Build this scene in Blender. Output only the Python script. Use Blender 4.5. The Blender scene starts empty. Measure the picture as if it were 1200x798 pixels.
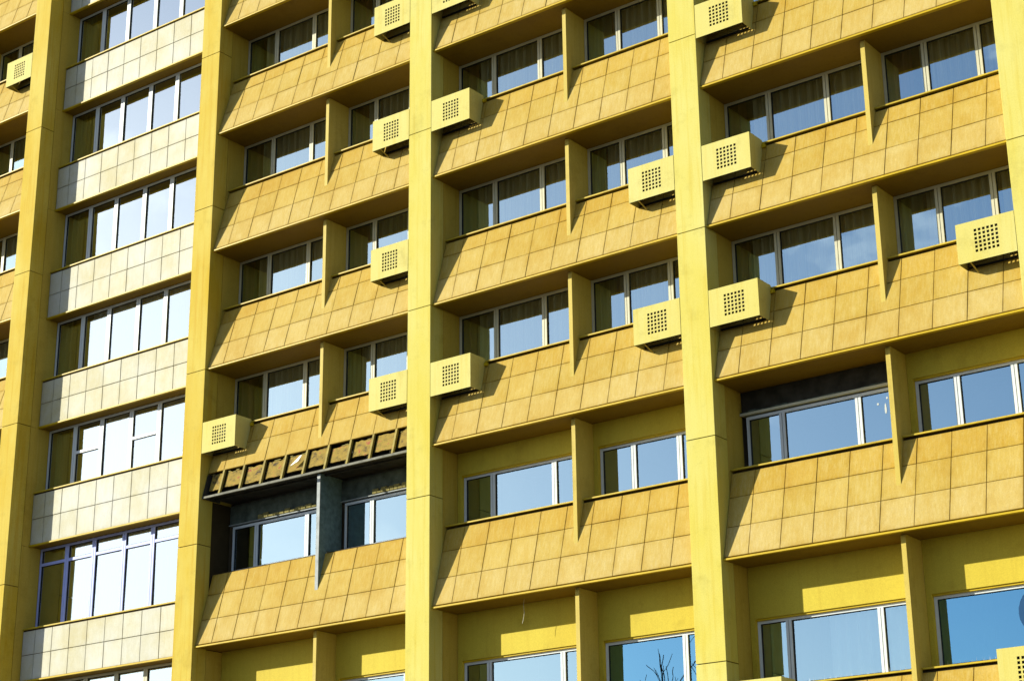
import bpy, bmesh, math, random
from mathutils import Vector, Matrix
random.seed(7)
SC = bpy.context.scene
COL = SC.collection
R = math.radians

# ------------------------------------------------------------------ camera
ZG = 23.02                                   # facade heights below are measured from a joint 23 m above the ground
cam = bpy.data.cameras.new('camera')
cam.sensor_width = 36; cam.lens = 36 * 2171.75 / 1200
cam.clip_start = 0.1; cam.clip_end = 6000
cam_o = bpy.data.objects.new('camera', cam); COL.objects.link(cam_o)
_r = Vector((0.79668, 0.6043, -0.01118)); _f = Vector((-0.56708, 0.75375, 0.33208)); _u = Vector((0.2091, -0.25822, 0.94319))
CAM = Vector((22.81453, -27.54742, -21.42193 + ZG))
M4 = Matrix(((_r.x, _u.x, -_f.x, CAM.x), (_r.y, _u.y, -_f.y, CAM.y), (_r.z, _u.z, -_f.z, CAM.z), (0, 0, 0, 1)))
cam_o.matrix_world = M4
SC.camera = cam_o
SC.render.resolution_x = 1024; SC.render.resolution_y = 680

def project(p):                              # pixel in the 1200 x 798 photograph, only used to count what is in view
    d = Vector(p) - CAM
    z = d.dot(_f)
    if z <= 0.1: return (-9999, -9999)
    return (600 + 2171.75 * d.dot(_r) / z, 399 - 2171.75 * d.dot(_u) / z)
def in_view(p, m=0):
    u, v = project(p)
    return -m < u < 1200 + m and -m < v < 798 + m

# ------------------------------------------------------------------ light
SUN_TO = Vector((-1.22, -1.0, 0.62)).normalized()
elev = math.asin(SUN_TO.z)
w = bpy.data.worlds.new('World'); SC.world = w; w.use_nodes = True
nt = w.node_tree; N = nt.nodes; L = nt.links
bg = N['Background']; bg.inputs[1].default_value = 0.10
sky = N.new('ShaderNodeTexSky'); sky.sky_type = 'NISHITA'; sky.sun_disc = False
sky.sun_elevation = elev; sky.sun_rotation = math.atan2(SUN_TO.x, SUN_TO.y) % (2 * math.pi)
sky.altitude = 200; sky.air_density = 1.0; sky.dust_density = 0.5; sky.ozone_density = 3.0
tc = N.new('ShaderNodeTexCoord')
mp = N.new('ShaderNodeMapping'); mp.inputs['Scale'].default_value = (1, 1, 1.9); mp.inputs['Location'].default_value = (4.687, 19.913, 9.405)
nz = N.new('ShaderNodeTexNoise'); nz.inputs['Scale'].default_value = 3.2; nz.inputs['Detail'].default_value = 7; nz.inputs['Roughness'].default_value = 0.55
rp = N.new('ShaderNodeValToRGB'); rp.color_ramp.elements[0].position = 0.55; rp.color_ramp.elements[1].position = 0.68
mx = N.new('ShaderNodeMix'); mx.data_type = 'RGBA'
mx.inputs[7].default_value = (13.0, 13.2, 13.5, 1)
L.new(tc.outputs['Generated'], mp.inputs[0]); L.new(mp.outputs[0], nz.inputs['Vector'])
L.new(nz.outputs[0], rp.inputs[0]); L.new(rp.outputs[0], mx.inputs[0])
L.new(sky.outputs[0], mx.inputs[6]); L.new(mx.outputs[2], bg.inputs[0])

sun = bpy.data.lights.new('sun', 'SUN'); sun.energy = 4.9; sun.angle = R(0.5); sun.color = (1.0, 0.965, 0.80)
sun_o = bpy.data.objects.new('sun', sun); COL.objects.link(sun_o)
sun_o.rotation_euler = (-SUN_TO).to_track_quat('-Z', 'Y').to_euler()

vs = SC.view_settings
vs.view_transform = 'Standard'; vs.look = 'None'; vs.exposure = 0.77; vs.gamma = 1.0; vs.use_curve_mapping = False

# ------------------------------------------------------------------ materials
def mat(name):
    m = bpy.data.materials.new(name); m.use_nodes = True
    return m, m.node_tree.nodes, m.node_tree.links, m.node_tree.nodes['Principled BSDF']
def ramp(n, stops):
    r = n.new('ShaderNodeValToRGB'); e = r.color_ramp.elements
    while len(e) < len(stops): e.new(0.5)
    for k, (p, c) in enumerate(stops): e[k].position = p; e[k].color = (*c, 1)
    return r
def noise(n, l, scale, vec3=(1, 1, 1), detail=4, rough=0.55, src=None):
    t = src
    if t is None:
        g = n.new('ShaderNodeNewGeometry'); t = g.outputs['Position']
    m = n.new('ShaderNodeMapping'); m.inputs['Scale'].default_value = vec3
    z = n.new('ShaderNodeTexNoise'); z.inputs['Scale'].default_value = scale; z.inputs['Detail'].default_value = detail; z.inputs['Roughness'].default_value = rough
    l.new(t, m.inputs[0]); l.new(m.outputs[0], z.inputs['Vector'])
    return z.outputs[0]
def mixc(n, l, fac, a, b, mode='MIX'):
    m = n.new('ShaderNodeMix'); m.data_type = 'RGBA'; m.blend_type = mode
    for sock, v in ((0, fac), (6, a), (7, b)):
        if hasattr(v, 'is_output'): l.new(v, m.inputs[sock])
        elif sock == 0: m.inputs[0].default_value = v
        else: m.inputs[sock].default_value = (*v, 1)
    return m.outputs[2]
def math_n(n, l, op, a, b=0.0):
    m = n.new('ShaderNodeMath'); m.operation = op
    for k, v in enumerate((a, b)):
        if hasattr(v, 'is_output'): l.new(v, m.inputs[k])
        else: m.inputs[k].default_value = v
    return m.outputs[0]
def bump(n, l, h, strength, dist, bsdf):
    b = n.new('ShaderNodeBump'); b.inputs['Strength'].default_value = strength; b.inputs['Distance'].default_value = dist
    l.new(h, b.inputs['Height']); l.new(b.outputs[0], bsdf.inputs['Normal'])

def paint(name, c1, c2, dirt, rough=0.55, streak=0.65, grain=0.06):
    m, n, l, b = mat(name)
    oi = n.new('ShaderNodeObjectInfo')
    big = noise(n, l, 0.7, (1, 1, 0.4), 7, 0.62)
    rr = ramp(n, [(0.36, (0, 0, 0)), (0.62, (1, 1, 1))]); l.new(big, rr.inputs[0])
    fo = math_n(n, l, 'ADD', math_n(n, l, 'MULTIPLY', rr.outputs[0], 0.75), math_n(n, l, 'MULTIPLY', oi.outputs['Random'], 0.25))
    c = mixc(n, l, fo, c1, c2)
    st = noise(n, l, 3.0, (3.4, 3.4, 0.13), 7, 0.68)          # rain runs
    sr = ramp(n, [(0.50, (0, 0, 0)), (0.74, (1, 1, 1))]); l.new(st, sr.inputs[0])
    c = mixc(n, l, math_n(n, l, 'MULTIPLY', sr.outputs[0], streak), c, dirt)
    pt = noise(n, l, 1.7, (1, 1, 1), 8, 0.7)                  # blotches and faded patches
    pr = ramp(n, [(0.30, (0.80, 0.78, 0.72)), (0.46, (1, 1, 1)), (0.60, (1, 1, 1)), (0.72, (1.06, 1.07, 1.12))]); l.new(pt, pr.inputs[0])
    c = mixc(n, l, 0.8, c, pr.outputs[0], 'MULTIPLY')
    g = noise(n, l, 55, (1, 1, 1), 3)
    gr = ramp(n, [(0.3, (1 - 2 * grain,) * 3), (0.7, (1 + grain,) * 3)]); l.new(g, gr.inputs[0])
    c = mixc(n, l, 1.0, c, gr.outputs[0], 'MULTIPLY')
    l.new(c, b.inputs['Base Color']); b.inputs['Roughness'].default_value = rough
    b.inputs['Specular IOR Level'].default_value = 0.08
    bump(n, l, g, 0.15, 0.004, b)
    return m
def tile_mat(name, c1, c2, dark, pale, streak=0.55, edge=0.55):
    m, n, l, b = mat(name)
    oi = n.new('ShaderNodeObjectInfo')
    at = n.new('ShaderNodeAttribute'); at.attribute_name = 'tone'
    v = math_n(n, l, 'FRACT', math_n(n, l, 'ADD', oi.outputs['Random'], at.outputs['Fac']))
    c = mixc(n, l, v, c1, c2)
    gm = n.new('ShaderNodeNewGeometry')
    sh = n.new('ShaderNodeCombineXYZ'); l.new(math_n(n, l, 'MULTIPLY', v, 37.0), sh.inputs[1])   # every tile gets its own grain
    vm = n.new('ShaderNodeVectorMath'); l.new(gm.outputs['Position'], vm.inputs[0]); l.new(sh.outputs[0], vm.inputs[1])
    own = vm.outputs[0]
    st = noise(n, l, 11.0, (2.2, 1.0, 0.30), 8, 0.8, own)
    sr = ramp(n, [(0.44, (0, 0, 0)), (0.66, (1, 1, 1))]); l.new(st, sr.inputs[0])
    c = mixc(n, l, math_n(n, l, 'MULTIPLY', sr.outputs[0], streak), c, pale)
    s2 = noise(n, l, 3.0, (1.6, 1.0, 0.7), 7, 0.7, own)
    s2r = ramp(n, [(0.46, (0, 0, 0)), (0.72, (1, 1, 1))]); l.new(s2, s2r.inputs[0])
    c = mixc(n, l, math_n(n, l, 'MULTIPLY', s2r.outputs[0], 0.45), c, dark)
    uv = n.new('ShaderNodeUVMap'); sp = n.new('ShaderNodeSeparateXYZ'); l.new(uv.outputs[0], sp.inputs[0])
    e = None
    for k in (0, 1):
        q = math_n(n, l, 'MINIMUM', sp.outputs[k], math_n(n, l, 'SUBTRACT', 1.0, sp.outputs[k]))
        e = q if e is None else math_n(n, l, 'MINIMUM', e, q)
    er = ramp(n, [(0.0, (1, 1, 1)), (0.05, (0.5, 0.5, 0.5)), (0.16, (0, 0, 0))]); l.new(e, er.inputs[0])
    en = noise(n, l, 2.6, (1, 1, 1), 6, 0.7)
    enr = ramp(n, [(0.38, (0, 0, 0)), (0.62, (1, 1, 1))]); l.new(en, enr.inputs[0])
    c = mixc(n, l, math_n(n, l, 'MULTIPLY', math_n(n, l, 'MULTIPLY', er.outputs[0], enr.outputs[0]), edge), c, tuple(k * 0.75 for k in dark))
    big = noise(n, l, 0.6, (1, 1, 1), 6, 0.65)
    br = ramp(n, [(0.34, (0.93, 0.87, 0.68)), (0.5, (1, 1, 1)), (0.66, (1.03, 1.06, 1.25))]); l.new(big, br.inputs[0])
    c = mixc(n, l, 1.0, c, br.outputs[0], 'MULTIPLY')
    g = noise(n, l, 60, (1.3, 1, 0.8), 4, 0.7, own)
    gr = ramp(n, [(0.3, (0.84,) * 3), (0.72, (1.12,) * 3)]); l.new(g, gr.inputs[0])
    c = mixc(n, l, 1.0, c, gr.outputs[0], 'MULTIPLY')
    l.new(c, b.inputs['Base Color']); b.inputs['Roughness'].default_value = 0.7
    b.inputs['Specular IOR Level'].default_value = 0.1
    bump(n, l, g, 0.25, 0.004, b)
    return m
def plain(name, c, rough=0.6, metal=0.0, var=0.12, scale=6):
    m, n, l, b = mat(name)
    g = noise(n, l, scale, (1, 1, 1), 5)
    gr = ramp(n, [(0.3, (1 - var,) * 3), (0.7, (1 + var,) * 3)]); l.new(g, gr.inputs[0])
    l.new(mixc(n, l, 1.0, c, gr.outputs[0], 'MULTIPLY'), b.inputs['Base Color'])
    b.inputs['Roughness'].default_value = rough; b.inputs['Metallic'].default_value = metal; b.inputs['Specular IOR Level'].default_value = 0.12
    return m

MT = {}
MT['pilaster'] = paint('lemon_painted_panel', (0.525, 0.485, 0.165), (0.495, 0.415, 0.070), (0.44, 0.31, 0.020), 0.7)
MT['pilaster_w'] = paint('ochre_painted_panel', (0.50, 0.415, 0.095), (0.455, 0.305, 0.015), (0.41, 0.225, 0.005), 0.7)
MT['box'] = paint('cream_yellow_sheet_metal', (0.52, 0.47, 0.165), (0.50, 0.43, 0.11), (0.45, 0.34, 0.04), 0.6, 0.5)
MT['wall'] = paint('yellow_painted_wall', (0.50, 0.40, 0.045), (0.46, 0.35, 0.035), (0.38, 0.27, 0.025), 0.6, 0.4)
MT['return'] = paint('shade_browned_return_panel', (0.45, 0.335, 0.06), (0.42, 0.30, 0.045), (0.34, 0.23, 0.02), 0.7)  # browner than the cladding, to warm the shade on the sides
MT['soffit'] = paint('shade_darkened_soffit', (0.20, 0.122, 0.013), (0.18, 0.106, 0.010), (0.145, 0.082, 0.008), 0.5, 0.5)  # same yellow paint, with the shade under the aprons darkened into its colour
MT['trim'] = plain('yellow_drip_trim', (0.44, 0.30, 0.006), 0.45, 0, 0.12, 3)
MT['fin'] = paint('pale_yellow_fin', (0.50, 0.39, 0.10), (0.45, 0.34, 0.06), (0.36, 0.26, 0.05), 0.55)
MT['tile0'] = tile_mat('tile_weathered', (0.365, 0.234, 0.030), (0.40, 0.264, 0.042), (0.335, 0.187, 0.010), (0.46, 0.355, 0.125))
MT['tile1'] = tile_mat('tile_sand', (0.375, 0.257, 0.046), (0.41, 0.287, 0.062), (0.34, 0.203, 0.015), (0.47, 0.375, 0.145))
MT['tile2'] = tile_mat('tile_pale', (0.39, 0.276, 0.068), (0.42, 0.305, 0.088), (0.35, 0.213, 0.022), (0.49, 0.395, 0.17))
MT['cream'] = tile_mat('cream_panel', (0.435, 0.415, 0.315), (0.475, 0.455, 0.355), (0.40, 0.365, 0.245), (0.53, 0.52, 0.45), 0.4, 0.4)
MT['cream'].node_tree.nodes['Principled BSDF'].inputs['Roughness'].default_value = 0.6
MT['cream'].node_tree.nodes['Principled BSDF'].inputs['Specular IOR Level'].default_value = 0.12
MT['joint'] = plain('dark_joint', (0.045, 0.03, 0.012), 0.9)
MT['frame'] = plain('white_window_frame', (0.52, 0.55, 0.57), 0.35, 0, 0.04)
MT['frame_y'] = plain('cream_shade_toned_frame', (0.46, 0.44, 0.32), 0.4, 0, 0.06)  # cream tone; on upper frames it is white paint yellowed for their shade
MT['frame_b'] = plain('lilac_window_frame', (0.34, 0.39, 0.74), 0.35, 0, 0.06)
MT['gasket'] = plain('black_gasket', (0.02, 0.02, 0.022), 0.6)
MT['sill'] = plain('yellow_metal_sill', (0.42, 0.30, 0.02), 0.45, 0, 0.15, 5)
MT['spike'] = plain('steel_spike', (0.55, 0.55, 0.52), 0.35, 0.6)
MT['dark'] = plain('dark_cavity_backing', (0.035, 0.032, 0.025), 0.9, 0, 0.4, 4)  # near-black colour stands for the shade inside opened cavities
MT['green_conc'] = plain('stained_concrete', (0.07, 0.085, 0.07), 0.9, 0, 0.45, 5)
MT['rust'] = plain('brown_raw_board', (0.065, 0.03, 0.012), 0.85, 0, 0.4, 5)
MT['fin_raw'] = plain('bare_metal_fin', (0.11, 0.17, 0.19), 0.5, 0.2, 0.3, 8)
MT['fin_edge'] = plain('pale_metal_edge', (0.30, 0.32, 0.32), 0.6, 0.0, 0.25)
MT['rail'] = plain('grey_steel_rail', (0.17, 0.165, 0.13), 0.7, 0.0, 0.3)
MT['rib'] = plain('dull_yellow_rib', (0.26, 0.20, 0.045), 0.6, 0.0, 0.3)
MT['foam'] = plain('expanding_foam', (0.20, 0.17, 0.06), 0.9, 0, 0.4, 12)
MT['foil'] = plain('torn_white_membrane', (0.75, 0.75, 0.72), 0.6, 0, 0.1)
MT['dropping'] = plain('pale_dropping', (0.42, 0.45, 0.46), 0.8)
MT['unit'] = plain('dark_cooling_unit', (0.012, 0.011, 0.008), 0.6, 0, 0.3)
MT['room'] = plain('room_wall', (0.16, 0.12, 0.07), 0.9)
MT['slab'] = plain('concrete_slab', (0.20, 0.18, 0.14), 0.9)
MT['asphalt'] = plain('asphalt', (0.05, 0.05, 0.052), 0.9, 0, 0.25, 3)
MT['pave'] = plain('concrete_paving', (0.28, 0.26, 0.23), 0.9, 0, 0.2, 3)
MT['blue'] = plain('dark_blue_disc', (0.008, 0.05, 0.14), 0.4)
MT['bark'] = plain('dark_bark', (0.05, 0.04, 0.03), 0.9, 0, 0.3)
MT['white_blind'] = plain('white_blind', (0.82, 0.82, 0.80), 0.7, 0, 0.03)
MT['teal'] = plain('teal_curtain', (0.05, 0.28, 0.26), 0.8)
def board_mat():
    m, n, l, b = mat('stained_insulation_board')
    a = noise(n, l, 5, (1, 1, 1.4), 6, 0.7)
    r = ramp(n, [(0.35, (0.03, 0.018, 0.006)), (0.44, (0.19, 0.125, 0.014)), (0.58, (0.27, 0.18, 0.02)), (0.66, (0.24, 0.05, 0.03))]); l.new(a, r.inputs[0])
    l.new(r.outputs[0], b.inputs['Base Color']); b.inputs['Roughness'].default_value = 0.9
    bump(n, l, a, 0.6, 0.02, b)
    return m
MT['board'] = board_mat()
def curtain_mat(name, c):
    m, n, l, b = mat(name)
    st = noise(n, l, 8, (3, 1, 0.05), 4)
    r = ramp(n, [(0.35, tuple(k * 0.55 for k in c)), (0.65, c)]); l.new(st, r.inputs[0])
    l.new(r.outputs[0], b.inputs['Base Color']); b.inputs['Roughness'].default_value = 0.95
    return m
MT['curtain'] = curtain_mat('beige_curtain', (0.86, 0.74, 0.46))
MT['curtain2'] = curtain_mat('brown_drape', (0.40, 0.16, 0.07))
MT['curtain3'] = curtain_mat('olive_drape', (0.42, 0.44, 0.18))
def glass_mat(name, refl, tint, base=0.0):
    m, n, l, b = mat(name)
    n.remove(b)
    out = n['Material Output']
    gl = n.new('ShaderNodeBsdfGlossy'); gl.inputs['Roughness'].default_value = 0.0; gl.inputs['Color'].default_value = (*refl, 1)
    tr = n.new('ShaderNodeBsdfTransparent'); tr.inputs[0].default_value = (*tint, 1)
    lw = n.new('ShaderNodeFresnel'); lw.inputs[0].default_value = 1.9
    f = math_n(n, l, 'ADD', math_n(n, l, 'MULTIPLY', lw.outputs[0], 1.6), base)
    ms = n.new('ShaderNodeMixShader')
    w1 = noise(n, l, 1.1, (1, 1, 1), 2)
    bp = n.new('ShaderNodeBump'); bp.inputs['Strength'].default_value = 0.025; bp.inputs['Distance'].default_value = 0.05
    l.new(w1, bp.inputs['Height']); l.new(bp.outputs[0], gl.inputs['Normal'])
    l.new(f, ms.inputs[0]); l.new(tr.outputs[0], ms.inputs[1]); l.new(gl.outputs[0], ms.inputs[2]); l.new(ms.outputs[0], out.inputs[0])
    return m
MT['glass_bright'] = glass_mat('reflection_boosted_stair_glass', (0.86, 0.97, 1.0), (0.8, 0.86, 0.84), 0.33)  # mirrors more than the other panes, to brighten the sky reflection
MT['glass_blue'] = glass_mat('blue_reflection_glass', (0.36, 0.74, 1.0), (0.6, 0.8, 0.9), 0.26)  # deep blue of the low sky reflection put into the glass colour
MT['glass'] = glass_mat('window_glass', (0.74, 0.94, 1.0), (0.93, 0.95, 0.90), 0.28)
def clear_mat():
    m, n, l, b = mat('glass_inner_face'); n.remove(b)
    tr = n.new('ShaderNodeBsdfTransparent'); tr.inputs[0].default_value = (0.96, 0.97, 0.95, 1)
    l.new(tr.outputs[0], n['Material Output'].inputs[0]); return m
MT['glass_inner'] = clear_mat()

# ------------------------------------------------------------------ mesh building
WORLD = {}                                   # world position of each object built here
class MB:
    def __init__(s): s.v = []; s.f = []; s.mi = []; s.tone = []; s.mats = []; s.uv = {}
    def m(s, key):
        if key not in s.mats: s.mats.append(key)
        return s.mats.index(key)
    def poly(s, pts, key, tone=0.0):
        k = len(s.v); s.v += [tuple(p) for p in pts]; s.f.append(tuple(range(k, k + len(pts)))); s.mi.append(s.m(key)); s.tone.append(tone)
    def hexa(s, p, key, tone=0.0, skip=()):   # p: 8 corners, bottom 0-3 anticlockwise from above, top 4-7
        k = len(s.v); s.v += [tuple(q) for q in p]
        for i, f in enumerate(((3, 2, 1, 0), (4, 5, 6, 7), (0, 1, 5, 4), (1, 2, 6, 5), (2, 3, 7, 6), (3, 0, 4, 7))):
            if i in skip: continue
            s.f.append(tuple(k + j for j in f)); s.mi.append(s.m(key)); s.tone.append(tone)
    def box(s, x0, x1, y0, y1, z0, z1, key, tone=0.0):
        s.hexa([(x0, y0, z0), (x1, y0, z0), (x1, y1, z0), (x0, y1, z0), (x0, y0, z1), (x1, y0, z1), (x1, y1, z1), (x0, y1, z1)], key, tone)
    def chamfer_box(s, x0, x1, y0, y1, z0, z1, c, key, tone=0.0, tr=None):   # front face (y0) chamfered
        P = [(x0, y1, z0), (x1, y1, z0), (x1, y1, z1), (x0, y1, z1), (x0, y0 + c, z0), (x1, y0 + c, z0), (x1, y0 + c, z1), (x0, y0 + c, z1),
             (x0 + c, y0, z0 + c), (x1 - c, y0, z0 + c), (x1 - c, y0, z1 - c), (x0 + c, y0, z1 - c)]
        UV = [((q[0] - x0) / (x1 - x0), (q[2] - z0) / (z1 - z0)) for q in P]
        if tr: P = [tr(q) for q in P]
        k = len(s.v); s.v += [tuple(q) for q in P]
        for j, q in enumerate(UV): s.uv[k + j] = q
        F = [(8, 9, 10, 11)]
        for a in range(4):
            b_ = (a + 1) % 4
            F.append((4 + a, 4 + b_, 8 + b_, 8 + a)); F.append((a, b_, 4 + b_, 4 + a))
        for f in F: s.f.append(tuple(k + j for j in f)); s.mi.append(s.m(key)); s.tone.append(tone)
    def prism_x(s, x0, x1, prof, key):        # profile of (y, z) points, anticlockwise seen from +x
        n = len(prof); k = len(s.v)
        s.v += [(x0, y, z) for y, z in prof] + [(x1, y, z) for y, z in prof]
        fs = [tuple(k + n + i for i in range(n)), tuple(k + i for i in reversed(range(n)))]
        fs += [(k + i, k + (i + 1) % n, k + n + (i + 1) % n, k + n + i) for i in range(n)]
        for f in fs: s.f.append(f); s.mi.append(s.m(key)); s.tone.append(0.0)
    def rod(s, a, b, r, key, n=5):
        a = Vector(a); b = Vector(b); d = (b - a).normalized()
        u = d.orthogonal().normalized(); t = d.cross(u); k = len(s.v)
        for p in (a, b):
            for i in range(n):
                q = p + u * r * math.cos(2 * math.pi * i / n) + t * r * math.sin(2 * math.pi * i / n); s.v.append(tuple(q))
        fs = [(k + i, k + (i + 1) % n, k + n + (i + 1) % n, k + n + i) for i in range(n)] + [tuple(k + i for i in reversed(range(n))), tuple(k + n + i for i in range(n))]
        for f in fs: s.f.append(f); s.mi.append(s.m(key)); s.tone.append(0.0)
    def build(s, name, parent=None, origin=None, tone=False, kind=None, smooth=False):
        if origin is None:
            xs = [q[0] for q in s.v]; ys = [q[1] for q in s.v]; zs = [q[2] for q in s.v]
            origin = ((min(xs) + max(xs)) / 2, (min(ys) + max(ys)) / 2, min(zs))
        me = bpy.data.meshes.new(name)
        me.from_pydata([(q[0] - origin[0], q[1] - origin[1], q[2] - origin[2]) for q in s.v], [], s.f)
        for key in s.mats: me.materials.append(MT[key])
        for p, i in zip(me.polygons, s.mi): p.material_index = i; p.use_smooth = smooth
        if tone:
            a = me.attributes.new('tone', 'FLOAT', 'FACE')
            a.data.foreach_set('value', s.tone)
        if s.uv:
            ul = me.uv_layers.new(name='UVMap')
            for lp in me.loops: ul.data[lp.index].uv = s.uv.get(lp.vertex_index, (0.5, 0.5))
        me.update()
        return place(name, me, origin, parent, kind)
def place(name, me, origin, parent=None, kind=None):
    o = bpy.data.objects.new(name, me); COL.objects.link(o)
    WORLD[o.name] = Vector(origin)
    if parent:
        o.parent = parent; o.location = Vector(origin) - WORLD[parent.name]
    else: o.location = origin
    if kind: o['kind'] = kind
    return o
def thing(name, label, cat, loc, group=None):
    o = bpy.data.objects.new(name, None); COL.objects.link(o); o.location = loc; o.empty_display_size = 0.3
    WORLD[o.name] = Vector(loc); o['label'] = label; o['category'] = cat
    if group: o['group'] = group
    return o

# ------------------------------------------------------------------ the ground
g = MB(); g.poly([(-3000, -3000, 0), (3000, -3000, 0), (3000, 3000, 0), (-3000, 3000, 0)], 'asphalt'); g.build('ground', origin=(0, 0, 0), kind='structure')
g = MB(); g.box(-60, 60, -6.0, -0.3, 0.004, 0.13, 'pave'); g.build('pavement', kind='structure')

# ------------------------------------------------------------------ the building
PITCH = 6.6; PW = 0.612                      # pilaster pitch and width; pilaster k has its right edge at XR[k]
XR = {k: (k - 3) * PITCH for k in range(0, 7)}
XR[1] = -13.17; XR[4] = 6.6; XR[5] = 13.11; XR[6] = 19.71
JOINTS = [4.023 * j for j in range(-6, 4)]
TOPZ = 7.9
YT, YB = 0.52, 0.09                          # how far back the top and the foot of the sloping aprons lie
YW = 0.95                                    # window frames
YL = 0.885                                   # wall above the lower windows
YFIN = 0.29
FLOORS = [(6.48, 5.20, 3.58), (3.58, 2.31, 0.68), (0.68, -0.61, -2.18), (-2.18, -3.48, -5.165), (-5.165, -6.46, -8.045),
          (-8.045, -9.36, -11.05), (-11.05, -12.61, -14.34), (-14.34, -16.52, -18.15)]
STAIR_SILL = [4.85, 1.97, -0.93, -3.87, -6.785, -9.69, -13.06, -16.95]
LINTEL = {6: -11.51, 7: -15.26}

bld = thing('apartment_building', 'tall yellow building front with ribbed pilasters, sloping tiled aprons and one cream stair bay', 'building', (0, 0, 0))
Z = lambda z: z + ZG

# pilasters: a core with cladding panels
for k in range(0, 7):
    xr = XR[k]; xl = xr - PW; pk = 'pilaster_w' if k <= 2 else 'pilaster'
    c = MB(); c.box(xl + 0.03, xr - 0.03, 0.03, 1.0, 0.0, Z(TOPZ) - 0.02, 'joint')
    core = c.build('pilaster', bld)
    zs = [-ZG] + [j for j in JOINTS if j > -ZG + 0.3] + [TOPZ]
    for a, b_ in zip(zs[:-1], zs[1:]):
        p = MB(); gz = 0.009; ch = 0.006
        x0, x1, y0, y1, z0, z1 = xl, xr, 0.0, 0.405, Z(a) + gz, Z(b_) - gz
        sec = [(x0, y1), (x0, y0 + ch), (x0 + ch, y0), (x1 - ch, y0), (x1, y0 + ch), (x1, y1)]
        kk = len(p.v); n = len(sec)
        p.v += [(x, y, z0) for x, y in sec] + [(x, y, z1) for x, y in sec]
        for i in range(n): 
            j = (i + 1) % n
            p.f.append((kk + i, kk + j, kk + n + j, kk + n + i)); p.mi.append(p.m(pk)); p.tone.append(0)
        p.f.append(tuple(kk + n + i for i in range(n))); p.mi.append(0); p.tone.append(0)
        p.f.append(tuple(kk + i for i in reversed(range(n)))); p.mi.append(0); p.tone.append(0)
        p.build('cladding_panel', core)
    # return walls behind the cladding, one panel per storey on each side
    for i, (st, sl, sb) in enumerate(FLOORS):
        for side in (-1, 1):
            raw = (k == 2 and side == 1 and i == 6)
            key = 'rust' if raw else 'return'
            q = MB()
            xa, xb = (xr - 0.035, xr - 0.005) if side == 1 else (xl + 0.005, xl + 0.035)
            if raw: xb -= 0.03; xa -= 0.0
            ya = 0.419
            q.box(xa, xb, ya, 1.0, Z(sb) + 0.004, Z(st) - 0.004, key)
            q.build('return_panel', core)

# sloping tile courses
tiles_wanted = []      # (area in view, maker) of every sloping tile; the 300 largest become parts
loose = MB()
tile_mesh = {}
def tile_size_key(w_, h_, row): return (round(w_, 3), round(h_, 3), row)

def apron(k, i, base_rows=3):
    """sloping apron under the windows of bay k (right of pilaster k), storey i"""
    st, sl, sb = FLOORS[i]
    x0, x1 = XR[k] + 0.004, XR[k + 1] - PW - 0.004
    zt, zb = Z(sl) - 0.05, Z(sb) + 0.045
    broken = (k == 2 and i == 5)
    a = MB()
    th = math.atan2(YT - YB, zt - zb)
    if not broken:
        a.prism_x(x0, x1, [(YT + 0.03, zt), (YB + 0.03, zb), (YB + 0.35, zb + 0.02), (YT + 0.3, zt)], 'joint')
    else:
        zc = Z(-10.44); yc = YT + (YB - YT) * (zt - zc) / (zt - zb)
        a.prism_x(x0, x1, [(YT + 0.03, zt), (yc + 0.03, zc), (yc + 0.2, zc + 0.02), (YT + 0.3, zt)], 'joint')
    ap = a.build('apron', bld)
    if not broken:
        t = MB(); t.box(x0, x1, YB - 0.035, YB + 0.05, Z(sb), Z(sb) + 0.032, 'trim'); t.build('drip_trim', ap)
    # tiles
    sl_len = math.hypot(YT - YB, zt - zb)
    rows = [0.0, 0.585, 1.170, sl_len - 0.03]
    gap = 0.008
    xs = [x0 - XR[k]] + [0.495 + 0.6255 * j for j in range(9)] + [x1 - XR[k]]
    up = Vector((0, math.sin(th), math.cos(th)))
    for r in range(3):
        if broken and r == 0: continue
        for j in range(len(xs) - 1):
            cw = xs[j + 1] - xs[j] - gap; ch = rows[r + 1] - rows[r] - gap - (0.012 if r == 0 else 0)
            cx = XR[k] + (xs[j] + xs[j + 1]) / 2
            foot = Vector((cx, YB, zb)) + up * (rows[r] + gap / 2 + (0.012 if r == 0 else 0))
            jit = random.uniform(-0.004, 0.004); rot = (random.uniform(-0.004, 0.004), random.uniform(-0.002, 0.002))
            mid = foot + up * ch / 2
            u, v = project(mid)
            vis = -20 < u < 1215 and -15 < v < 810
            area = 1.0 / (mid - CAM).length ** 2 * cw * ch if vis else 0
            tiles_wanted.append((area, cw, ch, 2 - r, foot + Vector((0, jit, 0)), th, rot, ap))
    return ap

def tile_object(cw, ch, row, foot, th, rot, ap):
    key = tile_size_key(cw, ch, row)
    if key not in tile_mesh:
        m = MB(); m.chamfer_box(-cw / 2, cw / 2, -0.012, 0.022, 0, ch, 0.005, 'tile%d' % row)
        o = m.build('tile', ap, origin=(0, 0, 0)); tile_mesh[key] = o.data
    else:
        o = bpy.data.objects.new('tile', tile_mesh[key]); COL.objects.link(o); o.parent = ap
    o.location = foot - WORLD[ap.name]; o.rotation_euler = (-th + rot[0], rot[1], 0)

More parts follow.
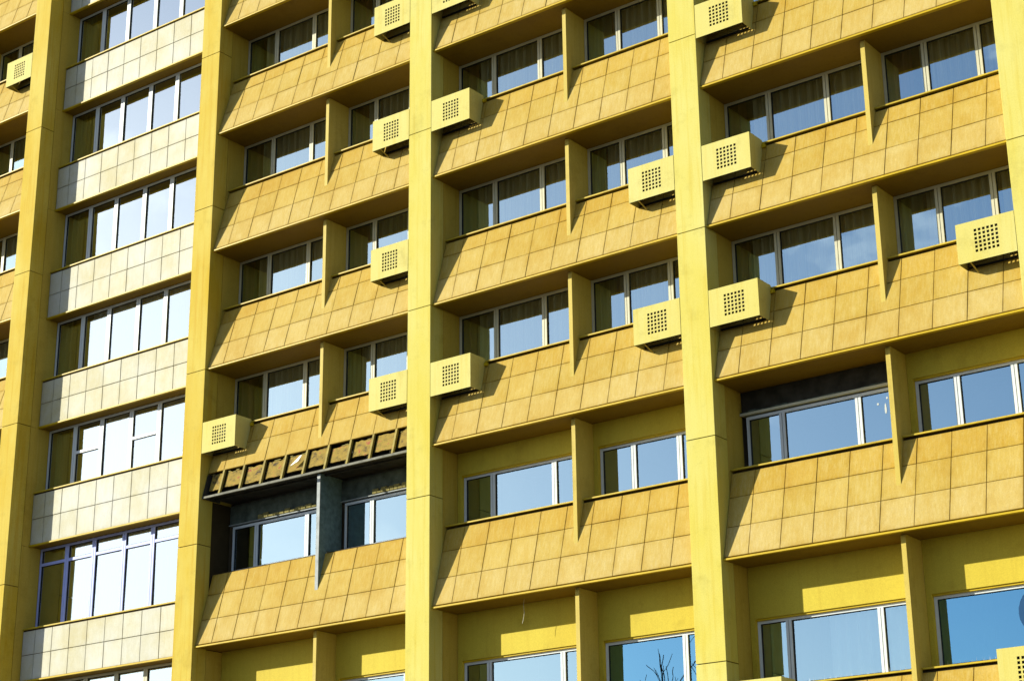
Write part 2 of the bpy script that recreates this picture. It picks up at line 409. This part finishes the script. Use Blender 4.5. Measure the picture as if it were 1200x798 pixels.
for k in (0, 2, 3, 4, 5):
    for i in range(len(FLOORS)): apron(k, i)
tiles_wanted.sort(key=lambda t: -t[0])
for n_, t in enumerate(tiles_wanted):
    area, cw, ch, row, foot, th, rot, ap = t
    if n_ < 300 and area > 0: tile_object(cw, ch, row, foot, th, rot, ap)
    else:
        mtx = Matrix.Translation(foot) @ Matrix.Rotation(-th + rot[0], 4, 'X') @ Matrix.Rotation(rot[1], 4, 'Y')
        loose.chamfer_box(-cw / 2, cw / 2, -0.012, 0.022, 0, ch, 0.005, 'tile%d' % row, random.random(), lambda q: mtx @ Vector(q))
loose.build('apron_tiles', bld, tone=True, kind='stuff')

# soffits
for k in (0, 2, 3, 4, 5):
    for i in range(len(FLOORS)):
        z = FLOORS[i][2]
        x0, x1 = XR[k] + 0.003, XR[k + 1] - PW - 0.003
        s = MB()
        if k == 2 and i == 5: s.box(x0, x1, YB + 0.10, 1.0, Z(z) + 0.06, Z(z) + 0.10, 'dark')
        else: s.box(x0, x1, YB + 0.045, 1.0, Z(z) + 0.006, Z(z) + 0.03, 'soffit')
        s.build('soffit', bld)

# stair bay: vertical cream aprons
YS = 0.655
cream_mesh = {}
for i, (st, sl, sb) in enumerate(FLOORS):
    sl = STAIR_SILL[i]
    x0, x1 = XR[1] + 0.004, XR[2] - PW - 0.004
    b_ = MB(); b_.box(x0, x1, YS + 0.02, YS + 0.2, Z(sb) + 0.03, Z(sl) - 0.03, 'joint')
    sp = b_.build('spandrel', bld)
    t = MB(); t.box(x0, x1, YS - 0.03, YS + 0.05, Z(sb), Z(sb) + 0.035, 'trim'); t.build('drip_trim', sp)
    t = MB(); t.box(x0, x1, YS - 0.02, 0.99, Z(sl) - 0.03, Z(sl), 'sill'); t.build('sill', sp)
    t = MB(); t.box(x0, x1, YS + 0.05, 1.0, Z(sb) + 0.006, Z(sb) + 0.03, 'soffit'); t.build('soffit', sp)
    zr = [Z(sb) + 0.04, (Z(sb) + Z(sl)) / 2, Z(sl) - 0.065]
    xs = [x0] + [XR[1] + 0.455 + 0.62 * j for j in range(9)] + [x1]
    for r in range(2):
        for j in range(len(xs) - 1):
            cw, ch = xs[j + 1] - xs[j] - 0.012, zr[r + 1] - zr[r] - 0.012
            org = ((xs[j] + xs[j + 1]) / 2, YS + random.uniform(-0.003, 0.003), zr[r] + 0.006)
            if not in_view(org, 70): 
                if not in_view(org, 500): continue
            key = (round(cw, 3), round(ch, 3))
            if key not in cream_mesh:
                m = MB(); m.chamfer_box(-cw / 2, cw / 2, 0, 0.022, 0, ch, 0.005, 'cream')
                o = m.build('cream_panel', sp, origin=(0, 0, 0)); cream_mesh[key] = o.data
                o.location = Vector(org) - WORLD[sp.name]
            else: place('cream_panel', cream_mesh[key], org, sp)

# fins
FX0, FX1 = 3.268, 3.355
for k in (0, 2, 3, 4, 5):
    for i, (st, sl, sb) in enumerate(FLOORS):
        if i == 0 and k > 0: pass
        zt, zb = Z(sl) - 0.05, Z(sb) + 0.045
        yy = lambda z: YT + (YB - YT) * (zt - z) / (zt - zb)
        ztip = zt - (zt - zb) * (YT - YFIN) / (YT - YB)
        f = MB()
        x0, x1 = XR[k] + FX0, XR[k] + FX1
        raw = (k == 2 and i == 6)
        top = Z(st) - (0.0 if not raw else -0.05)
        f.prism_x(x0, x1, [(YFIN + 0.012, top), (YFIN + 0.012, ztip + 0.0), (YT + 0.01, zt), (YT + 0.01, Z(sl) - 0.02), (0.99, Z(sl) - 0.02), (0.99, top)], 'fin_raw' if raw else 'fin')
        e = MB(); e.box(x0 + 0.0, x1 - 0.0, YFIN, YFIN + 0.012, ztip - 0.01, top - 0.03, 'fin_edge' if raw else 'fin')
        fo = f.build('fin', bld); e.build('edge_strip', fo)

# walls over the lower windows
for k in (0, 2, 3, 4, 5):
    for i in (6, 7):
        st, sl, sb = FLOORS[i]
        for h, (a, b_) in enumerate(((0.0, FX0), (FX1, PITCH - PW))):
            x0, x1 = XR[k] + a + 0.003, XR[k] + b_ - 0.003
            if k == 4: x1 = min(x1, XR[5] - PW)
            m = MB(); zl = LINTEL[i]
            if (k, i) == (2, 6):
                m.box(x0, x1, YL + 0.08, YL + 0.2, Z(zl) + 0.02, Z(st), 'green_conc')
                m.box(x0, x1, YL + 0.05, YL + 0.2, Z(zl), Z(zl) + 0.02, 'fin_edge')
                lin = m.build('lintel', bld)
                fm = MB()
                for q in range(14):
                    fx = x0 + 0.9 + (x1 - x0 - 1.0) * q / 14; hh = random.uniform(0.04, 0.13)
                    fm.chamfer_box(fx, fx + 0.16, YL + 0.03, YL + 0.085, Z(zl) + 0.025, Z(zl) + 0.025 + hh, 0.015, 'foam')
                fm.build('foam_bead', lin)
            elif (k, i, h) == (4, 6, 0):
                m.box(x0, x1, YL + 0.1, YL + 0.2, Z(zl) + 0.05, Z(st), 'dark')
                lin = m.build('lintel', bld)
                fm = MB(); fm.box(x0, x1, YL + 0.03, YL + 0.2, Z(zl), Z(zl) + 0.045, 'frame_y')
                for q in range(20):
                    fx = x0 + (x1 - x0) * q / 20; fm.box(fx, fx + 0.15, YL + 0.05, YL + 0.099, Z(zl) + 0.045, Z(zl) + 0.06 + random.random() * 0.03, 'green_conc')
                fm.build('rough_edge', lin)
            else:
                m.box(x0, x1, YL, YL + 0.1, Z(zl), Z(st) + 0.006, 'wall')
                m.box(x0, x0 + 0.10, YL, YL + 0.1, Z(sl), Z(zl) - 0.0, 'wall')
                m.box(x0 + 0.1, x1, YL + 0.03, YL + 0.098, Z(zl) - 0.035, Z(zl) - 0.002, 'trim')
                m.build('lintel', bld)

# windows
def pleats(b, x0, x1, y, z0, z1, key, wave=0.19, amp=0.10):
    n = max(4, int((x1 - x0) / wave * 6)); k = len(b.v); ph = random.random() * 6
    for j in range(n + 1):
        x = x0 + (x1 - x0) * j / n
        yy = y + amp * math.sin(2 * math.pi * x / wave + ph + 0.8 * math.sin(x * 3 + ph)) + 0.01 * math.sin(x * 17)
        b.v += [(x, yy, z0), (x, yy, z1)]
    for j in range(n):
        b.f.append((k + 2 * j, k + 2 * j + 2, k + 2 * j + 3, k + 2 * j + 1)); b.mi.append(b.m(key)); b.tone.append(0)
def spikes(x0, x1, y, z, parent):
    b = MB(); n = int((x1 - x0) / 0.05)
    for j in range(n):
        x = x0 + (x1 - x0) * (j + 0.5) / n; dx = 0.035 * (1 if j % 2 else -1) + random.uniform(-0.01, 0.01); dy = random.choice((-0.05, 0.0, 0.04))
        k = len(b.v); r = 0.0022
        b.v += [(x - r, y - r, z), (x + r, y - r, z), (x, y + r, z), (x + dx, y + dy, z + random.uniform(0.09, 0.12))]
        for f in ((0, 1, 3), (1, 2, 3), (2, 0, 3)): b.f.append(tuple(k + q for q in f)); b.mi.append(b.m('spike')); b.tone.append(0)
    b.box(x0, x1, y - 0.012, y + 0.012, z - 0.004, z + 0.001, 'spike')
    b.build('bird_spikes', parent, kind='stuff')

def window(x0, x1, z0, z1, muls, frame='frame', sill=None, mw=0.056, curtain=None, detail=True, open_left=0.0, y=YW, transoms=(), skip_pane=(), glass='glass'):
    """frame with mullions at muls (centres); panes between them"""
    f = MB(); fw = 0.055; d = 0.07
    f.box(x0, x0 + fw, y, y + d, z0, z1, frame); f.box(x1 - fw, x1, y, y + d, z0, z1, frame)
    f.box(x0 + fw, x1 - fw, y + 0.001, y + d, z0, z0 + fw, frame); f.box(x0 + fw, x1 - fw, y + 0.001, y + d, z1 - fw, z1, frame)
    edges = [x0 + fw]
    for m in muls:
        f.box(m - mw, m - 0.006, y - 0.004, y + d, z0 + fw, z1 - fw, frame)
        f.box(m + 0.006, m + mw, y - 0.004, y + d, z0 + fw, z1 - fw, frame)
        f.box(m - 0.006, m + 0.006, y + 0.012, y + d, z0 + fw, z1 - fw, 'gasket')
        edges += [m - mw, m + mw]
    edges.append(x1 - fw)
    w_ = f.build('window', bld); gk = MB()
    for q in range(0, len(edges), 2):
        a, b_ = edges[q], edges[q + 1]
        if b_ - a < 0.06: continue
        cells = [(z0 + fw, z1 - fw)]
        for (pq, zz) in transoms:
            if pq == q // 2 or pq == -1:
                t = MB(); t.box(a, b_, y + 0.002, y + d, zz - 0.035, zz + 0.035, frame); t.build('transom', w_)
                cells = [(cells[0][0], zz - 0.035), (zz + 0.035, cells[0][1])]
        for (za, zb) in cells:
            t_ = 0.012
            gk.box(a, a + t_, y + 0.018, y + d - 0.01, za, zb, 'gasket'); gk.box(b_ - t_, b_, y + 0.018, y + d - 0.01, za, zb, 'gasket')
            gk.box(a + t_, b_ - t_, y + 0.019, y + d - 0.01, za, za + t_, 'gasket'); gk.box(a + t_, b_ - t_, y + 0.019, y + d - 0.01, zb - t_, zb, 'gasket')
            p = MB(); hw, hh = (b_ - a) / 2 - 0.004, (zb - za) / 2 - 0.004
            p.box(-hw, hw, -0.003, 0.003, -hh, hh, 'glass_inner'); p.mi[2] = p.m(glass)      # the outer face mirrors the sky
            o = p.build('pane', w_, origin=(0, 0, 0))
            o.location = Vector(((a + b_) / 2, y + 0.04, (za + zb) / 2)) - WORLD[w_.name]
            o.rotation_euler = (random.uniform(-1, 1) * 0.006, 0, random.uniform(-1, 1) * 0.007)
    gk.build('gasket', w_)
    if curtain:
        for (ca, cb, key) in curtain:
            c = MB(); pleats(c, ca, cb, y + 0.17, z0 - 0.05, z1 + 0.05, key); c.build('curtain', w_, smooth=True)
    if sill:
        zs, xa, xb, yn = sill
        s = MB()
        s.hexa([(xa, yn, zs - 0.028), (xb, yn, zs - 0.028), (xb, y + 0.02, zs - 0.02), (xa, y + 0.02, zs - 0.02), (xa, yn, zs), (xb, yn, zs), (xb, y + 0.02, zs + 0.03), (xa, y + 0.02, zs + 0.03)], 'sill')
        s.build('sill', w_)
        if detail: spikes(xa + 0.1, xb - 0.1, y - 0.10, zs + 0.028, w_)
    return w_

WIN = {}
for k in (0, 2, 3, 4, 5):
    for i, (st, sl, sb) in enumerate(FLOORS):
        bw = XR[k + 1] - PW - XR[k]
        mid = (XR[k] + 3, 0.5, Z(sl))
        if not in_view(mid, 650): continue
        det = in_view(mid, 330)
        low = i >= 6
        for h in (0, 1):
            a, b_ = ((0.0, FX0) if h == 0 else (FX1, bw))
            x0, x1 = XR[k] + a + 0.004, XR[k] + b_ - 0.004
            sx = (x0, x1)
            muls = [XR[k] + m for m in (((0.97, 2.20) if h == 0 else (4.20, 5.22)))]
            zt_ = Z(st) - 0.002
            y = YW
            fr = 'frame_y' if not low else 'frame'
            if low:
                zt_ = Z(LINTEL[i]) - 0.03; x0 += 0.10; y = YW + 0.015
                if h == 0: muls = [XR[k] + m for m in ((0.84, 2.36) if i == 6 else (0.72, 2.48))]
                else: muls = [XR[k] + m for m in ((4.22, 5.25) if i == 6 else (5.20,))]
            sill = (Z(sl), sx[0], sx[1], YT - 0.045)
            if k == 2 and i == 6: sill = None
            cur = None
            if not low:
                q = random.random()
                d1 = x0 + random.uniform(0.25, 0.6)
                cur = [(x0, d1, random.choice(('curtain2', 'curtain2', 'curtain3')))]
                cur += [(d1 + random.uniform(0.05, 0.25), x1, 'curtain')] if q < 0.62 else ([(d1 + 0.05, x0 + 1.9, 'curtain'), (x1 - random.uniform(0.3, 0.7), x1, 'curtain')] if q < 0.85 else [(d1 + 0.1, x1 - 0.4, 'curtain3')])
            elif k == 4 and i == 7 and h == 0:
                cur = [(x0, x0 + 0.66, 'teal'), (x0 + 1.35, x1, 'white_blind')]
            WIN[(k, i, h)] = window(x0, x1, Z(sl) + 0.03, zt_, muls, fr, sill, curtain=cur, detail=det, y=y, glass='glass_blue' if i == 7 and k in (3, 4) and h == 1 else 'glass')

# stair windows
for i, (st, sl, sb) in enumerate(FLOORS):
    sl = STAIR_SILL[i]
    x0, x1 = XR[1] + 0.004, XR[2] - PW - 0.004
    if not in_view((x0 + 3, 0.5, Z(sl)), 500): continue
    muls = [XR[1] + m for m in (0.99, 1.97, 3.03, 4.01, 4.98)]
    fr, tr, cur = 'frame', (), None
    if i == 6: fr = 'frame_b'; tr = [(-1, Z(-11.45))]
    if i == 5: tr = [(1, Z(-8.78)), (3, Z(-8.80))]; cur = [(x0 + 0.1, x0 + 0.5, 'curtain3'), (x0 + 1.98, x0 + 3.0, 'white_blind'), (x0 + 3.08, x0 + 3.98, 'curtain'), (x0 + 4.05, x0 + 5.9, 'white_blind')]
    if i == 6: cur = [(x0 + 1.1, x0 + 1.9, 'white_blind'), (x0 + 2.05, x0 + 5.9, 'white_blind')]
    if i < 5: cur = [(x0 + 0.1, x0 + 0.5, 'curtain3')] + ([(x0 + 1.25, x0 + 5.9, 'white_blind')] if i == 4 else [])  # long white sheet added to whiten panes that mirror bright sky
    if i == 7: fr = 'frame_y'
    WIN[(1, i, 0)] = window(x0, x1, Z(sl) + 0.002, Z(st) + 0.0, muls, fr, None, mw=0.066, curtain=cur, y=1.0, transoms=tr, glass='glass_bright')

# bird droppings on the third pane of the lower right bay
ww = WIN[(4, 6, 0)]
b = MB()
for (dx, dz, r, h) in ((2.86, -11.93, 0.020, 0.13), (2.98, -11.98, 0.016, 0.07), (2.72, -11.80, 0.02, 0.03), (2.90, -11.72, 0.018, 0.03)):
    n = 9
    b.poly([(XR[4] + dx + r * math.cos(2 * math.pi * j / n), YW + 0.045, Z(dz) + (h if math.sin(2 * math.pi * j / n) > 0 else h * 0.5) * math.sin(2 * math.pi * j / n)) for j in range(n)], 'dropping')
b.build('bird_dropping', ww)

b = MB(); n = 28  # flat dark blue disc at the glass
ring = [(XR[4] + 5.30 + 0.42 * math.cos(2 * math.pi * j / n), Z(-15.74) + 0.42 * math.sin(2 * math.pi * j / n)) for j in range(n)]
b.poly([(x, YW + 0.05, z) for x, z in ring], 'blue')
b.build('round_disc', WIN[(4, 7, 1)])

# broken strip under the second bay: ribs, boards, rail
z0b, z1b = Z(-11.05), Z(-10.455)
yof = lambda z: YB + (YT - YB) * (z - (Z(-11.05) + 0.045)) / ((Z(-9.36) - 0.05) - (Z(-11.05) + 0.045))
bx0, bx1 = XR[2] + 0.01, XR[3] - PW - 0.01
d = MB()
d.prism_x(bx0, bx1, [(yof(z1b) + 0.30, z1b), (yof(z0b) + 0.34, z0b + 0.02), (yof(z0b) + 0.4, z0b + 0.02), (yof(z1b) + 0.36, z1b)], 'dark')
d.hexa([(bx0, YB - 0.02, z0b), (bx0 + 0.03, YB - 0.02, z0b), (bx0 + 0.03, 0.6, z0b), (bx0, 0.6, z0b), (bx0, yof(z1b) - 0.02, z1b - 0.01), (bx0 + 0.03, yof(z1b) - 0.02, z1b - 0.01), (bx0 + 0.03, 0.7, z1b - 0.01), (bx0, 0.7, z1b - 0.01)], 'dark')
bro = d.build('broken_apron', bld); bro['label'] = 'dark open strip where a row of tiles is missing'
r_ = MB(); r_.box(bx0 + 0.03, bx1, YB - 0.02, YB + 0.03, z0b, z0b + 0.045, 'rail'); r_.build('bottom_rail', bro)
jx = [0.495 + 0.6255 * j for j in range(9)]
for x in jx:
    m = MB(); xx = XR[2] + x - 0.01
    m.hexa([(xx, YB + 0.0, z0b + 0.056), (xx + 0.05, YB + 0.0, z0b + 0.056), (xx + 0.05, YB + 0.05, z0b + 0.056), (xx, YB + 0.05, z0b + 0.056),
            (xx, yof(z1b) - 0.005, z1b + 0.02), (xx + 0.05, yof(z1b) - 0.005, z1b + 0.02), (xx + 0.05, yof(z1b) + 0.05, z1b + 0.02), (xx, yof(z1b) + 0.05, z1b + 0.02)], 'rib')
    m.build('rib', bro)
ed = [0.02] + jx + [bx1 - XR[2]]
for j in range(len(ed) - 1):
    xa, xb = XR[2] + ed[j] + 0.085, XR[2] + ed[j + 1] - 0.012
    if xb - xa < 0.1: continue
    za = z0b + random.uniform(0.16, 0.22); zb = z1b - random.uniform(0.01, 0.05)
    m = MB(); n = 6; k = 0
    top = [zb + random.uniform(-0.035, 0.012) for _ in range(n + 1)]; bot = [za + random.uniform(-0.012, 0.012) for _ in range(n + 1)]
    off = 0.06
    for q in range(n):
        xq, xr2 = xa + (xb - xa) * q / n, xa + (xb - xa) * (q + 1) / n
        m.hexa([(xq, yof(bot[q]) + off, bot[q]), (xr2, yof(bot[q + 1]) + off, bot[q + 1]), (xr2, yof(bot[q + 1]) + off + 0.06, bot[q + 1]), (xq, yof(bot[q]) + off + 0.06, bot[q]),
                (xq, yof(top[q]) + off, top[q]), (xr2, yof(top[q + 1]) + off, top[q + 1]), (xr2, yof(top[q + 1]) + off + 0.06, top[q + 1]), (xq, yof(top[q]) + off + 0.06, top[q])], 'board', skip=(3, 5) if 0 < q < n - 1 else ())
        if random.random() < 0.5: m.box(xq, xr2, yof(top[q]) + off - 0.01, yof(top[q]) + off + 0.03, top[q] - 0.006, top[q] + 0.012, 'foam')
    m.build('insulation_board', bro)
m = MB(); xa = XR[2] + 2.62
m.hexa([(xa, 0.12, z0b + 0.30), (xa + 0.25, 0.10, z0b + 0.36), (xa + 0.25, 0.106, z0b + 0.36), (xa, 0.126, z0b + 0.30), (xa + 0.24, 0.17, z0b + 0.50), (xa + 0.30, 0.17, z0b + 0.51), (xa + 0.30, 0.176, z0b + 0.51), (xa + 0.24, 0.176, z0b + 0.50)], 'foil')
m.build('torn_membrane', bro)

# rooms behind the glass
m = MB(); m.box(XR[0] - 1, XR[6] + 1, 3.6, 3.8, 0, Z(TOPZ), 'room'); m.build('interior_wall', bld)
for i in range(len(FLOORS)):
    z = FLOORS[i][2]
    m = MB(); m.box(XR[0] - 1, XR[6] + 1, 1.12, 3.6, Z(z) + 0.03, Z(z) + 0.33, 'slab'); m.build('floor_slab', bld)
m = MB()
for k in range(0, 7): m.box(XR[k] - PW + 0.05, XR[k] - 0.05, 1.003, 3.6, 0, Z(TOPZ), 'room')
for k in (0, 2, 3, 4, 5): m.box(XR[k] + FX0 - 0.03, XR[k] + FX1 + 0.03, 1.12, 3.6, 0, Z(TOPZ), 'room')
m.build('partition', bld)
# plain wall below the last storey built, parapet and roof above
m = MB(); m.box(XR[0], XR[6] - PW, 0.45, 0.7, 0.0, Z(-18.15) - 0.03, 'wall'); m.build('base_wall', bld)
m = MB(); m.box(XR[0] - PW, XR[6], 0.2, 4.0, Z(TOPZ), Z(TOPZ) + 0.4, 'wall'); m.build('roof_edge', bld)
m = MB(); m.box(XR[0], XR[6] - PW, 0.5, 1.2, Z(6.48) + 0.04, Z(TOPZ) - 0.004, 'wall'); m.build('top_wall', bld)
m = MB(); m.box(XR[0] - 1.2, XR[0] - PW, 0.45, 12, 0, Z(TOPZ) - 0.004, 'wall'); m.box(XR[6], XR[6] + 1.2, 0.45, 12, 0, Z(TOPZ) - 0.004, 'wall'); m.build('end_wall', bld)

# ------------------------------------------------------------------ air conditioner covers
ACW, ACH = 1.035, 0.715
def cover_mesh():
    b = MB()
    gx = [0.0]; gz = [0.0]
    for j in range(6): gx += [0.318 + 0.0745 * j - 0.0, 0.318 + 0.0745 * j + 0.046 - 0.0]
    for j in range(6): gz += [0.150 + 0.0735 * j, 0.150 + 0.0735 * j + 0.046]
    gx.append(ACW); gz.append(ACH)
    T = 0.006
    for a in range(len(gx) - 1):
        for c in range(len(gz) - 1):
            x0, x1, z0, z1 = gx[a], gx[a + 1], gz[c], gz[c + 1]
            if a % 2 == 1 and c % 2 == 1:
                b.poly([(x0, 0, z0), (x0, T, z0), (x0, T, z1), (x0, 0, z1)], 'box'); b.poly([(x1, 0, z0), (x1, 0, z1), (x1, T, z1), (x1, T, z0)], 'box')
                b.poly([(x0, 0, z1), (x0, T, z1), (x1, T, z1), (x1, 0, z1)], 'box'); b.poly([(x0, 0, z0), (x1, 0, z0), (x1, T, z0), (x0, T, z0)], 'box')
                continue
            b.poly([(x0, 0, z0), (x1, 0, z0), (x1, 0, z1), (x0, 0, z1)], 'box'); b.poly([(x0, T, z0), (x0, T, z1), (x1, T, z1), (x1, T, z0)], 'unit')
    return b
def side_mesh(x):
    b = MB(); b.prism_x(x, x + 0.006, [(0.0065, 0.0), (0.355, 0.0), (0.50, ACH - 0.03), (0.47, ACH), (0.0065, ACH)], 'box'); return b
proto = None
def ac(xl, ztop, label, strut):
    global proto
    loc = (xl, 0.0, Z(ztop) - ACH)
    if proto is None:
        t = thing('air_conditioner', label, 'air conditioner', (0, 0, 0), 'perforated air conditioner boxes on the facade')
        cv = cover_mesh().build('front_grille', t, origin=(0, 0, 0))
        side_mesh(0.002).build('side_panel', t); side_mesh(ACW - 0.008).build('side_panel', t)
        b = MB(); b.box(0.009, ACW - 0.009, 0.007, 0.40, ACH - 0.008, ACH - 0.002, 'box'); b.build('top_panel', t)
        b = MB(); b.chamfer_box(0.05, 0.985, 0.07, 0.33, 0.27, ACH - 0.05, 0.02, 'unit')
        for q in range(14): b.box(0.18 + q * 0.05, 0.195 + q * 0.05, 0.062, 0.071, 0.30, ACH - 0.1, 'gasket')
        b.build('cooling_unit', t)
        b = MB(); b.box(0.05, ACW - 0.05, 0.30, 0.33, 0.01, 0.04, 'unit'); b.build('mounting_rail', t)
        b = MB(); b.box(ACW + 0.0, ACW + 0.075, 0.44, 0.50, ACH - 0.17, ACH - 0.10, 'trim'); b.build('wall_lug', t)
        t.location = loc; proto = t
    else:
        t = proto.copy(); COL.objects.link(t); t.location = loc; t['label'] = label
        for ch in list(proto.children):
            if ch.name.startswith('drain_strut'): continue
            c = ch.copy(); COL.objects.link(c); c.parent = t
    t.rotation_euler = (0, random.uniform(-1, 1) * 0.006, 0)
    WORLD[t.name] = Vector((0, 0, 0))
    if strut:
        b = MB(); b.rod((0.20, 0.02, 0.01), (0.22, 0.30, -0.10), 0.013, 'fin'); s = b.build('drain_strut', t)
    return t
LX = PW + ACW + 0.008                        # a box left of a pilaster
AC = [
 (XR[3] + 0.006, -3.40, 'yellow perforated box, upper of the two whole ones right of the middle pilaster', False),
 (XR[3] + 0.006, -0.57, 'yellow box cut off by the top picture edge right of the middle pilaster', False),
 (XR[3] + 0.006, -9.31, 'yellow perforated box, lowest on the right side of the middle pilaster', False),
 (XR[3] - LX, -0.56, 'yellow perforated box at the picture top, left of the middle pilaster', True),
 (XR[3] - LX, -3.38, 'yellow perforated box, second from top in the column left of the middle pilaster', True),
 (XR[3] - LX, -6.42, 'yellow perforated box, third from top in the column left of the middle pilaster', True),
 (XR[3] - LX, -9.31, 'yellow perforated box left of the middle pilaster, right above the broken tile strip', True),
 (XR[4] + 0.006, -3.41, 'yellow perforated box at the picture top, right of the fourth pilaster', False),
 (XR[4] + 0.006, -6.41, 'yellow perforated box, second from top on the right side of the fourth pilaster', False),
 (XR[4] + 0.006, -9.32, 'yellow perforated box, third from top on the right side of the fourth pilaster', False),
 (XR[4] + 0.006, -16.46, 'yellow box just peeping in at the bottom edge right of the fourth pilaster', False),
 (XR[4] - LX, -6.41, 'yellow perforated box, upper of the two left of the fourth pilaster', True),
 (XR[4] - LX, -9.31, 'yellow perforated box, lower of the two left of the fourth pilaster', True),
 (XR[5] - LX, -9.31, 'yellow perforated box at the right picture edge, halfway up, left of the last pilaster', True),
 (XR[5] - LX, -16.45, 'yellow perforated box cut off in the bottom right corner of the picture', True),
 (XR[2] + 0.006, -9.31, 'yellow perforated box right of the second pilaster, above the broken tile strip', False),
 (XR[1] - LX, 2.37, 'yellow perforated box left of the leftmost pilaster, near the top left corner', True),
]
for a in AC: ac(*a)

# a loose cord under the soffit of the third bay
b = MB()
pts = [(1.93, 0.50, Z(-14.335)), (1.915, 0.50, Z(-14.45)), (1.93, 0.50, Z(-14.6)), (1.90, 0.5, Z(-14.74)), (1.885, 0.49, Z(-14.80))]
for p, q in zip(pts[:-1], pts[1:]): b.rod(p, q, 0.004, 'frame_y', 5)
c = b.build('cord', None); c['label'] = 'thin white cord dangling from the soffit above the bottom middle window'; c['category'] = 'cord'

# bare street tree across the road, mirrored in the lowest windows
def bare_tree(x, y, h, label):
    t = thing('bare_tree', label, 'tree', (x, y, 0))
    rng = random.Random(11)
    tr = MB(); br = MB()
    def limb(p, d, length, r, depth, mb):
        n = 4 if depth > 1 else 6; seg = 3
        for i in range(seg):
            d = (d + Vector((rng.uniform(-1, 1), rng.uniform(-1, 1), rng.uniform(-0.4, 0.6))) * 0.16).normalized()
            q = p + d * length / seg
            mb.rod(p, q, max(0.012, r * (1 - 0.5 * i / seg)), 'bark', n); p = q
            if depth < 4 and i > 0 or depth == 0:
                for _ in range(2 if depth < 3 else 1):
                    a = rng.uniform(0, 2 * math.pi)
                    side = (d + Vector((math.cos(a), math.sin(a), rng.uniform(0.1, 0.7))) * rng.uniform(0.6, 1.0)).normalized()
                    if depth > 0 or i > 0: limb(p, side, length * rng.uniform(0.55, 0.75), r * 0.5, depth + 1, br)
        if depth < 4: limb(p, d, length * 0.6, r * 0.45, depth + 1, br)
    limb(Vector((x, y, 0)), Vector((0, 0, 1)), h * 0.5, 0.2, 0, tr)
    tr.build('trunk', t); br.build('branches', t)
bare_tree(-15.6, -30.5, 12.0, 'bare branching tree mirrored in the bottom window left of the fourth pilaster')
